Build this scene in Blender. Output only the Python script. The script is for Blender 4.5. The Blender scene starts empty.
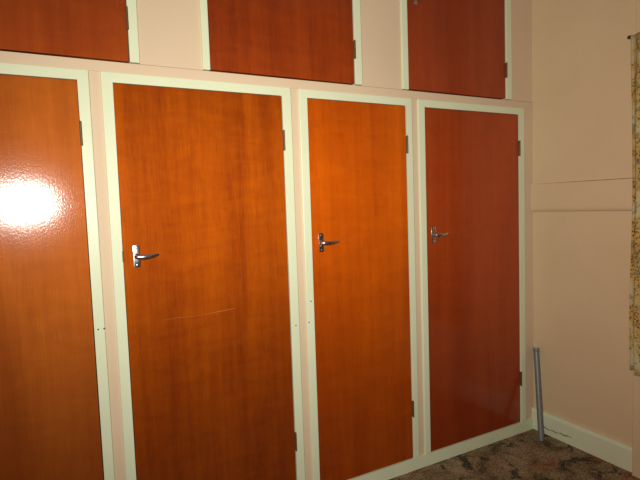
import bpy, bmesh, math
from mathutils import Vector, Matrix
D = bpy.data
COL = bpy.context.scene.collection
PI = math.pi

# ------------------------------------------------------------------ node helpers
def new_mat(name):
    m = D.materials.new(name); m.use_nodes = True
    nt = m.node_tree
    return m, nt, nt.nodes['Principled BSDF']

def N(nt, typ, **kw):
    n = nt.nodes.new(typ)
    for k, v in kw.items():
        if k in n.inputs: n.inputs[k].default_value = v
        else: setattr(n, k, v)
    return n

def L(nt, a, b): nt.links.new(a, b)

def coords(nt, scale, loc=(0, 0, 0)):
    tc = N(nt, 'ShaderNodeTexCoord'); mp = N(nt, 'ShaderNodeMapping')
    mp.inputs['Scale'].default_value = scale; mp.inputs['Location'].default_value = loc
    L(nt, tc.outputs['Object'], mp.inputs['Vector'])
    return mp.outputs['Vector']

def noise(nt, vec, scale=1., detail=3., rough=.5, dist=0.):
    n = N(nt, 'ShaderNodeTexNoise', Scale=scale, Detail=detail, Roughness=rough, Distortion=dist)
    L(nt, vec, n.inputs['Vector']); return n.outputs['Fac']

def ramp(nt, fac, stops):
    r = N(nt, 'ShaderNodeValToRGB'); cr = r.color_ramp
    while len(cr.elements) < len(stops): cr.elements.new(.5)
    for e, (p, c) in zip(cr.elements, stops):
        e.position = p; e.color = (*c, 1) if len(c) == 3 else c
    L(nt, fac, r.inputs['Fac']); return r.outputs['Color']

def mix(nt, a, b, fac, mode='MIX'):
    n = N(nt, 'ShaderNodeMix', data_type='RGBA', blend_type=mode)
    for s, v in (('A', a), ('B', b)):
        sock = [i for i in n.inputs if i.name == s and i.type == 'RGBA'][0]
        if isinstance(v, tuple): sock.default_value = (*v, 1)
        else: L(nt, v, sock)
    f = n.inputs[0]
    if isinstance(fac, (int, float)): f.default_value = fac
    else: L(nt, fac, f)
    return [o for o in n.outputs if o.type == 'RGBA'][0]

def bump(nt, h, strength, dist=.01):
    b = N(nt, 'ShaderNodeBump', Strength=strength, Distance=dist)
    L(nt, h, b.inputs['Height']); return b.outputs['Normal']

# ------------------------------------------------------------------ materials
def wood(name, light, dark, seed, contrast=1.0):
    """varnished veneer: vertical figure under a glossy lacquer, fibres give a coloured sheen"""
    m, nt, b = new_mat(name)
    broad = noise(nt, coords(nt, (5, 1, .55), (seed, seed * .7, seed * 1.3)), 1., 4., .55, .8)
    streak = noise(nt, coords(nt, (26, 1, .7), (seed * 2, 0, seed)), 1., 3., .6, .4)
    pore = noise(nt, coords(nt, (230, 1, 12), (seed, 0, 0)), 1., 2., .6)
    fig = noise(nt, coords(nt, (6, 1, 16), (seed * 3, 0, seed)), 1., 3., .6, 1.2)
    a = N(nt, 'ShaderNodeMath', operation='MULTIPLY'); L(nt, broad, a.inputs[0]); a.inputs[1].default_value = .5
    c = N(nt, 'ShaderNodeMath', operation='MULTIPLY_ADD'); L(nt, streak, c.inputs[0]); c.inputs[1].default_value = .20; L(nt, a.outputs[0], c.inputs[2])
    d = N(nt, 'ShaderNodeMath', operation='MULTIPLY_ADD'); L(nt, pore, d.inputs[0]); d.inputs[1].default_value = .20; L(nt, c.outputs[0], d.inputs[2])
    e = N(nt, 'ShaderNodeMath', operation='MULTIPLY_ADD'); L(nt, fig, e.inputs[0]); e.inputs[1].default_value = .17; L(nt, d.outputs[0], e.inputs[2])
    w = .14 / contrast
    col = ramp(nt, e.outputs[0], [(.5 - w * .8, dark), (.5 + w, light)])
    # stained wood body under the lacquer: deeper and redder than the sheen of the fibres
    body = mix(nt, col, (.95, .60, 1.), 1., 'MULTIPLY')
    body = mix(nt, body, (.006, .003, .006), 1., 'ADD')
    tg = N(nt, 'ShaderNodeTangent', direction_type='RADIAL', axis='Z')
    peel = noise(nt, coords(nt, (1, 1, .6)), 210., 3., .6)
    cn = bump(nt, peel, .07, .004)
    f = N(nt, 'ShaderNodeBsdfPrincipled')
    for p, c in ((b, body), (f, col)):
        L(nt, c, p.inputs['Base Color'])
        p.inputs['Roughness'].default_value = .74
        p.inputs['Specular IOR Level'].default_value = .05
        p.inputs['Coat Weight'].default_value = 1.; p.inputs['Coat Roughness'].default_value = .12
        p.inputs['Coat IOR'].default_value = 1.45
        L(nt, cn, p.inputs['Coat Normal'])
    f.inputs['Metallic'].default_value = 1.; f.inputs['Anisotropic'].default_value = .6
    L(nt, tg.outputs[0], f.inputs['Tangent'])
    ms = N(nt, 'ShaderNodeMixShader'); ms.inputs[0].default_value = WOOD_SHEEN
    L(nt, b.outputs[0], ms.inputs[1]); L(nt, f.outputs[0], ms.inputs[2])
    L(nt, ms.outputs[0], nt.nodes['Material Output'].inputs['Surface'])
    return m

def paint(name, col, col2, rough=.5, spec=.3, grain=0.05, scale=2.2):
    m, nt, b = new_mat(name)
    n1 = noise(nt, coords(nt, (1, 1, 1)), scale, 4., .6)
    L(nt, ramp(nt, n1, [(.3, col2), (.7, col)]), b.inputs['Base Color'])
    b.inputs['Roughness'].default_value = rough; b.inputs['Specular IOR Level'].default_value = spec
    L(nt, bump(nt, noise(nt, coords(nt, (1, 1, 1)), 90., 3., .6), grain, .01), b.inputs['Normal'])
    return m

def plain(name, col, rough=.5, metal=0.):
    m, nt, b = new_mat(name)
    n1 = noise(nt, coords(nt, (1, 1, 1)), 60., 3.)
    dk = tuple(c * .8 for c in col)
    L(nt, ramp(nt, n1, [(.3, dk), (.7, col)]), b.inputs['Base Color'])
    b.inputs['Roughness'].default_value = rough; b.inputs['Metallic'].default_value = metal
    return m

WOOD_SHEEN = .78
M = {}
M['pink'] = paint('pink_wall_paint', (.66, .50, .335), (.63, .475, .315), .6, .25, .06)
M['plaster'] = paint('pink_plaster', (.68, .50, .302), (.64, .465, .273), .7, .2, .10)
M['cream'] = paint('cream_gloss_paint', (.70, .735, .51), (.67, .70, .475), .3, .5, .05, 5.)
M['ceiling'] = paint('ceiling_paint', (.75, .72, .62), (.72, .69, .6), .8, .2)
M['dark'] = plain('dark_cavity', (.02, .014, .01), .9)
M['inside'] = plain('raw_board_inside', (.10, .065, .04), .9)
M['hinge'] = plain('painted_over_steel_hinge', (.15, .088, .042), .5, .3)
M['chrome'] = plain('chrome', (.66, .64, .63), .26, 1.)
M['hole'] = plain('nail_hole_filler', (.12, .09, .05), .9)
M['scratch'] = plain('bare_scratched_veneer', (.42, .115, .012), .6)
M['dirt'] = plain('dirt_in_joint', (.22, .14, .075), .9)
M['pipe'] = plain('dull_grey_steel', (.20, .21, .20), .5, .3)
M['pipe_in'] = plain('pipe_bore', (.03, .03, .03), .9)
M['rod'] = plain('dark_brown_metal', (.06, .04, .03), .4, .4)
W1 = wood('veneer_amber', (0.594, 0.1844, 0.0161), (0.416, 0.1032, 0.0107), 1.3)
W2 = wood('veneer_orange', (0.517, 0.1217, 0.0019), (0.281, 0.0458, 0.0019), 4.1, 1.1)
W3 = wood('veneer_bright_orange', (0.650, 0.1480, 0.0012), (0.440, 0.0761, 0.0012), 7.7)
W4 = wood('veneer_red_brown', (0.454, 0.0800, 0.0082), (0.329, 0.0501, 0.0063), 11.2)
W5 = wood('veneer_brown', (0.524, 0.1206, 0.0138), (0.372, 0.0711, 0.0096), 14.9)
W6 = wood('veneer_streaked_brown', (0.454, 0.0857, 0.0080), (0.272, 0.0416, 0.0057), 18.2, 1.2)
W7 = wood('veneer_dark_red', (0.413, 0.0711, 0.0109), (0.305, 0.0470, 0.0087), 23.6)

def carpet():
    m, nt, b = new_mat('floral_carpet')
    base = noise(nt, coords(nt, (1, 1, 1)), 6., 5., .65, .5)
    c = ramp(nt, base, [(.32, (.13, .10, .055)), (.42, (.32, .235, .125)), (.54, (.50, .37, .21)), (.66, (.62, .47, .28))])
    f = noise(nt, coords(nt, (1, 1, 1), (3, 5, 0)), 8., 4., .6, .6)
    red = ramp(nt, f, [(.56, (0, 0, 0)), (.66, (.85, .85, .85))])
    c = mix(nt, c, (.45, .15, .09), red)
    g = noise(nt, coords(nt, (1, 1, 1), (8, 1, 0)), 9., 4., .65, .7)
    c = mix(nt, c, (.085, .075, .055), ramp(nt, g, [(.54, (0, 0, 0)), (.62, (.9, .9, .9))]))
    s = noise(nt, coords(nt, (1, 1, 1)), 120., 3., .7)
    c = mix(nt, c, ramp(nt, s, [(.38, (.12, .12, .12)), (.64, (1.0, 1.0, 1.0))]), .9, 'MULTIPLY')
    L(nt, c, b.inputs['Base Color'])
    b.inputs['Roughness'].default_value = .95; b.inputs['Specular IOR Level'].default_value = .1
    L(nt, bump(nt, s, .5, .02), b.inputs['Normal'])
    return m
M['carpet'] = carpet()

def curtain_fabric():
    m, nt, b = new_mat('floral_curtain_cotton')
    v = coords(nt, (.6, 1, 1))
    big = noise(nt, coords(nt, (.6, 1, 1), (0, .4, .13)), 5.5, 2., .5, .5)
    c = ramp(nt, big, [(.38, (.50, .43, .26)), (.47, (.52, .42, .22)), (.53, (.52, .36, .11)), (.68, (.48, .29, .07))])
    leaf = noise(nt, coords(nt, (.6, 1, 1), (2, 7, 3)), 26., 3., .6, 1.)
    c = mix(nt, c, (.27, .23, .12), ramp(nt, leaf, [(.54, (0, 0, 0)), (.60, (1, 1, 1))]))
    vo = N(nt, 'ShaderNodeTexVoronoi', Scale=95.); L(nt, v, vo.inputs['Vector'])
    dots = ramp(nt, vo.outputs['Distance'], [(.30, (1, 1, 1)), (.48, (0, 0, 0))])
    dm = mix(nt, dots, ramp(nt, big, [(.47, (0, 0, 0)), (.56, (1, 1, 1))]), 1., 'MULTIPLY')
    c = mix(nt, c, (.17, .055, .02), dm)
    L(nt, c, b.inputs['Base Color'])
    b.inputs['Roughness'].default_value = .9; b.inputs['Specular IOR Level'].default_value = .1
    return m
M['curtain'] = curtain_fabric()

# ------------------------------------------------------------------ mesh helpers
def box(bm, x0, x1, y0, y1, z0, z1, bev=0.):
    vs = [bm.verts.new((x, y, z)) for x in (x0, x1) for y in (y0, y1) for z in (z0, z1)]
    F = [(0, 1, 3, 2), (4, 6, 7, 5), (0, 4, 5, 1), (2, 3, 7, 6), (0, 2, 6, 4), (1, 5, 7, 3)]
    fs = [bm.faces.new([vs[i] for i in f]) for f in F]
    if bev > 0:
        es = list({e for f in fs for e in f.edges})
        bmesh.ops.bevel(bm, geom=es, offset=bev, segments=2, affect='EDGES', profile=.5)

def prism(bm, pts, y0, y1, bev=0.):
    """polygon in xz extruded along y"""
    a = [bm.verts.new((x, y0, z)) for x, z in pts]; c = [bm.verts.new((x, y1, z)) for x, z in pts]
    n = len(pts); fs = [bm.faces.new(a), bm.faces.new(c[::-1])]
    for i in range(n): fs.append(bm.faces.new((a[i], c[i], c[(i + 1) % n], a[(i + 1) % n])))
    if bev > 0:
        es = list(fs[0].edges)
        bmesh.ops.bevel(bm, geom=es, offset=bev, segments=2, affect='EDGES', profile=.5)

def tube(bm, path, radii, seg=16, squash=1., caps=True):
    rings = []
    for i, p in enumerate(path):
        p = Vector(p)
        t = (Vector(path[min(i + 1, len(path) - 1)]) - Vector(path[max(i - 1, 0)])).normalized()
        u = t.cross(Vector((0, 1, 0)) if abs(t.y) < .8 else Vector((1, 0, 0))).normalized(); w = t.cross(u).normalized()
        r = radii[i] if isinstance(radii, (list, tuple)) else radii
        rings.append([bm.verts.new(p + u * (r * math.cos(2 * PI * k / seg)) + w * (r * squash * math.sin(2 * PI * k / seg))) for k in range(seg)])
    for a, c in zip(rings, rings[1:]):
        for k in range(seg): bm.faces.new((a[k], a[(k + 1) % seg], c[(k + 1) % seg], c[k]))
    if caps:
        bm.faces.new(rings[0][::-1]); bm.faces.new(rings[-1])
    return rings

def build(name, bm, mat, parent=None, smooth=False, loc=None):
    bmesh.ops.recalc_face_normals(bm, faces=bm.faces)
    me = D.meshes.new(name); bm.to_mesh(me); bm.free()
    if not isinstance(mat, (list, tuple)): mat = [mat]
    for m in mat: me.materials.append(m)
    if smooth:
        for p in me.polygons: p.use_smooth = True
        me.set_sharp_from_angle(angle=math.radians(40))
    o = D.objects.new(name, me); COL.objects.link(o)
    if parent: o.parent = parent
    if loc: o.location = loc
    return o

def structure(name, bm, mat, parent=None):
    o = build(name, bm, mat, parent)
    if parent is None: o['kind'] = 'structure'
    return o

def thing(name, label, cat, loc, group=None):
    o = D.objects.new(name, None); COL.objects.link(o); o.location = loc
    o.empty_display_size = .1
    o['label'] = label; o['category'] = cat
    if group: o['group'] = group
    return o

# ------------------------------------------------------------------ measures (metres)
WX = 2.4859           # right wall
Z_DB, Z_DT, Z_FT, Z_UB = .063, 1.8633, 1.8982, 1.9405
Z_UT, Z_CEIL = 2.70, 2.88
LX, FY, YB = -2.30, -4.20, .63
FR = .010             # how far the cream architraves stand proud
LOW = [(-.616, -.580, .1045, .1403), (.1805, .2177, .8992, .9397), (.9818, 1.0184, 1.5666, 1.601), (1.6463, 1.6829, 2.3686, 2.409)]
UPP = [(-.435, -.400, .2845, .3198), (.5616, .5909, 1.275, 1.3134), (1.5535, 1.5898, 2.2682, 2.3117)]

LOW = [(o[0] * .995, o[1] * .995, o[2] * .998, o[3] * .998) for o in LOW]                     # faces stand a little forward of the wall line
UPP = [(o[0] * .995, o[1] * .995, o[2] * .998, o[3] * .998) for o in UPP]

# ------------------------------------------------------------------ setting
bm = bmesh.new(); box(bm, LX, WX + .1, FY, YB + .08, -.08, 0)
structure('floor', bm, M['carpet'])
bm = bmesh.new(); box(bm, LX, WX + .1, FY, YB + .08, Z_CEIL, Z_CEIL + .08)
structure('ceiling', bm, M['ceiling'])

bm = bmesh.new()
xs = [LX] + [v for o in LOW for v in (o[0], o[3])] + [WX]
for i in range(0, len(xs), 2): box(bm, xs[i], xs[i + 1], 0, .03, 0, Z_FT)
box(bm, LX, WX, -.004, .03, Z_FT, Z_UB - .004)                      # pink rail over the tall doors
xs = [LX] + [v for o in UPP for v in (o[0], o[3])] + [WX]
for i in range(0, len(xs), 2):
    box(bm, xs[i], xs[i + 1], 0.0, .03, Z_UB - .0015, Z_CEIL)       # infill boards between the top cupboards
for o in UPP: box(bm, o[0], o[3], 0, .03, Z_UT, Z_CEIL)
box(bm, LX, WX, YB, YB + .08, 0, Z_CEIL)                           # the masonry behind the cupboards
structure('wall_back', bm, M['pink'])

bm = bmesh.new()                                                    # right wall: plaster, with the projecting band and the pier
box(bm, WX, WX + .1, FY, YB + .08, 0, Z_CEIL)
box(bm, WX - .05, WX, FY, -.606, 0, Z_CEIL, .006)
structure('wall_right', bm, M['plaster'])
bm = bmesh.new()
prism(bm, [(WX, 1.467), (WX - .018, 1.467), (WX - .018, 1.335), (WX - .0165, 1.323), (WX - .012, 1.313), (WX - .006, 1.308), (WX, 1.306)], -.606, 0.0)
tb = structure('trim_1', bm, M['plaster'])
bm = bmesh.new()
for i in range(12):
    ya, yb = -.03 - i * .048, -.03 - (i + 1) * .048
    f = lambda k: .0006 + .0016 * min(1, k / 7)
    bm.faces.new([bm.verts.new(p) for p in ((WX - .0183, ya, 1.4662 - f(i)), (WX - .0183, yb, 1.4662 - f(i + 1)), (WX - .0183, yb, 1.4662 + f(i + 1) * .4), (WX - .0183, ya, 1.4662 + f(i) * .4))])
build('joint_crack', bm, M['dirt'], tb)
bm = bmesh.new(); box(bm, LX - .1, LX, FY, YB + .08, 0, Z_CEIL); structure('wall_left', bm, M['plaster'])
bm = bmesh.new(); box(bm, LX, WX + .1, FY - .1, FY, 0, Z_CEIL); structure('wall_front', bm, M['plaster'])

bm = bmesh.new(); box(bm, LX, WX - .020, -FR, 0, 0, Z_DB)
for o in LOW: box(bm, o[1], o[2], 0, .03, 0, Z_DB)                  # sill under each door
structure('baseboard_back', bm, M['cream'])
bm = bmesh.new()
pr = [(WX, 0), (WX - .020, 0), (WX - .020, .108), (WX - .014, .1265), (WX, .1265)]
prism(bm, pr, -.606, 0.0)
bb = structure('baseboard_right', bm, M['cream'])
bm = bmesh.new()                                                    # crack along the skirting
ck = [(-.055, .043), (-.085, .041), (-.115, .033), (-.14, .040), (-.165, .035), (-.19, .044), (-.215, .040), (-.24, .047), (-.265, .045)]
for i, ((ya, za), (yb, zb)) in enumerate(zip(ck, ck[1:])):
    h = .0030 if i in (1, 3, 5, 6) else .0017
    vs = [bm.verts.new((WX - .0204, ya, za - h)), bm.verts.new((WX - .0204, yb, zb - h)), bm.verts.new((WX - .0204, yb, zb + h)), bm.verts.new((WX - .0204, ya, za + h))]
    bm.faces.new(vs)
build('crack', bm, M['hole'], bb)

# ------------------------------------------------------------------ cupboards
def frame_mesh(o, zb, zt, ztop):
    cx = (o[0] + o[3]) / 2; a, b_, c, d = (v - cx for v in o)
    bm = bmesh.new()
    prism(bm, [(a, zb), (b_, zb), (b_, zt), (c, zt), (c, zb), (d, zb), (d, ztop), (a, ztop)], -FR, .03, .0025)
    return bm

def carcass_mesh(o, zb, zt):
    cx = (o[0] + o[3]) / 2; x0 = o[0] - cx; x1 = o[3] - cx
    bm = bmesh.new(); y0, y1, t = .031, .60, .015
    box(bm, x0, x0 + t, y0, y1, zb, zt); box(bm, x1 - t, x1, y0, y1, zb, zt)
    box(bm, x0 + t, x1 - t, y1 - t, y1, zb, zt)
    box(bm, x0 + t, x1 - t, y0, y1 - t, zb, zb + t); box(bm, x0 + t, x1 - t, y0, y1 - t, zt - t, zt)
    return bm

def handle_mesh(x, z):
    """lever on a round-ended backplate"""
    bm = bmesh.new(); hw, hh = .0125, .0435
    y = -.0045
    pts = []
    for k in range(9): t = PI * k / 8; pts.append((x + hw * math.cos(t), z + hh - .006 + .006 * math.sin(t)))
    for k in range(9): t = PI + PI * k / 8; pts.append((x + hw * math.cos(t), z - hh + .006 + .006 * math.sin(t)))
    prism(bm, pts, y - .005, y + .001, .0015)
    for dz in (.034, -.034): tube(bm, [(x, y - .004, z + dz), (x, y - .0065, z + dz), (x, y - .0072, z + dz)], [.0036, .0036, .002], 10)
    tube(bm, [(x, y - .004, z - .017), (x, y - .006, z - .017)], [.0045, .0045], 10)            # key escutcheon
    tube(bm, [(x, y, z), (x, y - .012, z), (x, y - .016, z), (x, y - .029, z)], [.0105, .0105, .0075, .0075], 18)
    path = []; rad = []
    for k in range(15):
        t = k / 14
        path.append((x - .010 + (.084) * t, y - .030 - .006 * math.sin(PI * t), z - .004 * math.sin(PI * t) + .004 * t))
        rad.append((.0075 + .0022 * math.sin(PI * min(1, t * 1.7))) * (1 if t < .7 else 1 - .55 * ((t - .7) / .3) ** 1.6) * (.55 if k == 0 else 1))
    tube(bm, path, rad, 16, .75)
    return bm

def hinge_mesh(x, z0, z1):
    bm = bmesh.new()
    box(bm, x - .002, x + .004, -.0118, .004, z0, z1, .0008)
    n = 5; h = (z1 - z0) / n
    for k in range(n):
        tube(bm, [(x + .0005, -.0125, z0 + k * h + .0006), (x + .0005, -.0125, z0 + (k + 1) * h - .0006)], .0040, 10)
    tube(bm, [(x + .0005, -.0125, z0 - .002), (x + .0005, -.0125, z1 + .002)], .0028, 10)
    return bm

def cupboard(name, label, cat, group, o, zb, zt, ztop, mat, handle_z, hinges, lever=True):
    cx = (o[0] + o[3]) / 2
    t = thing(name, label, cat, (cx, 0, 0), group)
    if ztop: build('door_frame', frame_mesh(o, zb, zt, ztop), M['cream'], t)
    else:
        for xa, xb in ((o[0], o[1]), (o[2], o[3])):
            bm = bmesh.new(); box(bm, xa - cx, xb - cx, -FR, .03, zb, zt, .0025)
            build('frame_strip', bm, M['cream'], t)
    build('carcass', carcass_mesh(o, zb, ztop or zt), M['inside'], t)
    g = .0032
    bm = bmesh.new(); box(bm, o[1] - cx + g, o[2] - cx - g, -.004, .016, zb + g, zt - g, .0015)
    d = build('door', bm, mat, t)
    h = build('handle', handle_mesh(o[1] - cx + .050, handle_z), M['chrome'], d, True)
    for z0, z1 in hinges:
        build('hinge', hinge_mesh(o[2] - cx - g / 2, z0, z1), M['hinge'], t, True)
    return t, d, cx

HL = [(1.629, 1.714), (.286, .369)]
HU = [(2.058, 2.139), (2.50, 2.58)]
G1, G2 = 'tall doors of the fitted wardrobe', 'top cupboards above the wardrobe'
w1, d1, c1 = cupboard('wardrobe', 'tall amber varnished wardrobe at far left with bright flash glare on its door', 'wardrobe', G1, LOW[0], Z_DB, Z_DT, Z_FT, W1, 1.217, HL)
w2, d2, c2 = cupboard('wardrobe', 'wide orange varnished wardrobe with scratched door, between the glaring one and the narrow one', 'wardrobe', G1, LOW[1], Z_DB, Z_DT, Z_FT, W2, 1.217, HL)
w3, d3, c3 = cupboard('wardrobe', 'narrowest wardrobe with bright orange door and chrome lever handle', 'wardrobe', G1, LOW[2], Z_DB, Z_DT, Z_FT, W3, 1.217, HL)
w4, d4, c4 = cupboard('wardrobe', 'tall dark red-brown wardrobe beside the room corner and grey pipe', 'wardrobe', G1, LOW[3], Z_DB, Z_DT, Z_FT, W4, 1.215, HL)
u1, e1, k1 = cupboard('top_cupboard', 'brown top cupboard above the far left wardrobe with flash glare', 'cupboard', G2, UPP[0], Z_UB, Z_UT, None, W5, 2.398, HU)
u2, e2, k2 = cupboard('top_cupboard', 'middle top cupboard with dark streaks above the wide orange wardrobe', 'cupboard', G2, UPP[1], Z_UB, Z_UT, None, W6, 2.398, HU)
u3, e3, k3 = cupboard('top_cupboard', 'dark red top cupboard nearest the room corner', 'cupboard', G2, UPP[2], Z_UB, Z_UT, None, W7, 2.398, HU)

def disc(parent, x, z, r, y):
    bm = bmesh.new(); tube(bm, [(x, y + .001, z), (x, y - .0006, z)], r, 8)
    build('nail_hole', bm, M['hole'], parent)
def child(t, n): return [o for o in t.children if o.name.split('.')[0] == n][0]
for t, cx, pts in ((w1, c1, [(.1168, .9569)]), (w2, c2, [(.9195, .8559)]), (w3, c3, [(.9848, .8602), (.9988, .9549)])):
    f = child(t, 'door_frame')
    for x, z in pts: disc(f, x - cx, z, .0034, -FR)
bm = bmesh.new(); tube(bm, [(.1372, .001, .9576), (.1372, -.0106, .9576)], .0034, 8); 
build('nail_hole', bm, M['hole'], child(w1, 'door_frame'), False, (-c1, 0, 0))
# latch keep on the frame edge of the wide wardrobe
bm = bmesh.new(); box(bm, .2150 - c2, .2200 - c2, -.0150, .0, 1.1986, 1.240, .0012)
build('latch_keep', bm, M['hinge'], w2)
# pale scratch across the wide door
bm = bmesh.new()
sp = [(.345, .9585, .0005), (.42, .9600, .0007), (.50, .9570, .0006), (.5386, .9605, .0010), (.59, .9640, .0018), (.648, .9680, .0010)]
sp = [(x, z, h * .8) for x, z, h in sp]
for (xa, za, ha), (xb, zb, hb) in zip(sp, sp[1:]):
    bm.faces.new([bm.verts.new(p) for p in ((xa - c2, -.00425, za - ha), (xb - c2, -.00425, zb - hb), (xb - c2, -.00425, zb + hb), (xa - c2, -.00425, za + ha))])
build('scratch', bm, M['scratch'], d2)

# ------------------------------------------------------------------ grey pipe leaning in the corner
p0, p1 = Vector((2.372, -.139, .003)), Vector((2.4625, -.035, .502))
t = thing('metal_pipe', 'dull grey metal pipe standing upright in the corner beside the skirting board', 'pipe', tuple(p0))
ax = p1 - p0
bm = bmesh.new(); R0 = .0155
out = tube(bm, [(0, 0, 0), tuple(ax * .5), tuple(ax)], R0, 24, 1., False)
inn = tube(bm, [(0, 0, 0), tuple(ax * .5), tuple(ax)], R0 - .003, 24, 1., False)
for a, b_ in ((out[0], inn[0]), (out[-1], inn[-1])):
    for k in range(24): bm.faces.new((a[k], a[(k + 1) % 24], b_[(k + 1) % 24], b_[k]))
build('tube', bm, M['pipe'], t, True)
bm = bmesh.new()
tube(bm, [tuple(ax * .955), tuple(ax * .96), tuple(ax * .998), tuple(ax * 1.003)], [R0 + .0002, R0 + .0018, R0 + .0018, R0 - .0005], 24, 1., False)
build('collar', bm, M['pipe'], t, True)

# ------------------------------------------------------------------ curtain on its rod
cy0, cy1, cz0, cz1, cxm = -.606, -1.75, .5376, 2.118, WX - .092
bm = bmesh.new(); nu, nv = 150, 40; grid = []
for j in range(nv + 1):
    v = j / nv; row = []
    amp = .010 + .020 * min(1., (1 - v) * 5.)
    for i in range(nu + 1):
        u = i / nu
        ph = 2 * PI * (u * 11 + .10 * math.sin(5 * u + 2.2 * v))
        y = cy0 + (cy1 - cy0) * u + .008 * math.sin(2 * ph) * (1 - v) + .004 * math.sin(9 * v) * (1 - u)
        x = cxm + amp * math.sin(ph + .6) * (.8 + .3 * math.sin(3 * u * PI + 1))
        row.append(bm.verts.new((x, y, cz0 + (cz1 - cz0) * v)))
    grid.append(row)
for j in range(nv):
    for i in range(nu): bm.faces.new((grid[j][i], grid[j][i + 1], grid[j + 1][i + 1], grid[j + 1][i]))
cur = build('curtain', bm, M['curtain'], None, True)
sm = cur.modifiers.new('thickness', 'SOLIDIFY'); sm.thickness = .0015
cur['label'] = 'yellow and cream floral cotton curtain hanging at the right edge of the photo'; cur['category'] = 'curtain'
rd = thing('curtain_rod', 'thin dark curtain rod with a knob end above the floral curtain', 'curtain rod', (cxm + .030, -.589, 2.120))
bm = bmesh.new(); tube(bm, [(0, -.006, 0), (0, -1.25, 0)], .005, 12); build('rod', bm, M['rod'], rd, True)
bm = bmesh.new(); tube(bm, [(0, -.010, 0), (0, -.006, 0), (0, .002, 0), (0, .008, 0), (0, .012, 0)], [.005, .007, .008, .007, .003], 14)
build('finial', bm, M['rod'], rd, True)
for yy in (-.06, -1.2):
    bm = bmesh.new(); tube(bm, [(0, yy, 0), (.008, yy, 0), (.0120, yy, 0)], [.004, .004, .012], 12); build('bracket', bm, M['rod'], rd, True)

# ------------------------------------------------------------------ camera
Rr = ((0.88175502, -0.47044109, -0.03454369), (0.06267069, 0.04425276, 0.9970527), (0.46752589, 0.8813211, -0.06850296))
CAMZ = 1.3839
cam = D.cameras.new('camera'); co = D.objects.new('camera', cam); COL.objects.link(co)
m = Matrix.Identity(4)
for i in range(3):
    m[i][0] = Rr[0][i]; m[i][1] = Rr[1][i]; m[i][2] = -Rr[2][i]
m.translation = (0, -2.0, CAMZ)
co.matrix_world = m
cam.sensor_width = 36.; cam.lens = 498.0 / 640 * 36.; cam.clip_start = .02
bpy.context.scene.camera = co

# ------------------------------------------------------------------ light: the camera's flash
fl = D.lights.new('flash', 'AREA'); fl.shape = 'RECTANGLE'; fl.size = .15; fl.size_y = .06
fl.energy = 26.; fl.color = (1., .97, .90); fl.spread = math.radians(110)
fo = D.objects.new('flash', fl); COL.objects.link(fo)
right, up, fw = (Vector(r) for r in Rr)
AIM_YAW, AIM_PITCH = math.radians(33), math.radians(1)
fm = m.copy()
fm.translation = Vector((-.19, -2.0, CAMZ + .085))
aim = Vector((math.sin(AIM_YAW) * math.cos(AIM_PITCH), math.cos(AIM_YAW) * math.cos(AIM_PITCH), math.sin(AIM_PITCH)))
fo.matrix_world = Matrix.Translation(fm.translation) @ aim.to_track_quat('-Z', 'Y').to_matrix().to_4x4()

wd = D.worlds.new('world'); bpy.context.scene.world = wd; wd.use_nodes = True
bg = wd.node_tree.nodes['Background']; bg.inputs['Color'].default_value = (.05, .045, .04, 1); bg.inputs['Strength'].default_value = .2
vs = bpy.context.scene.view_settings
vs.view_transform = 'Standard'; vs.look = 'None'; vs.exposure = 0.; vs.gamma = 1.; vs.use_curve_mapping = False
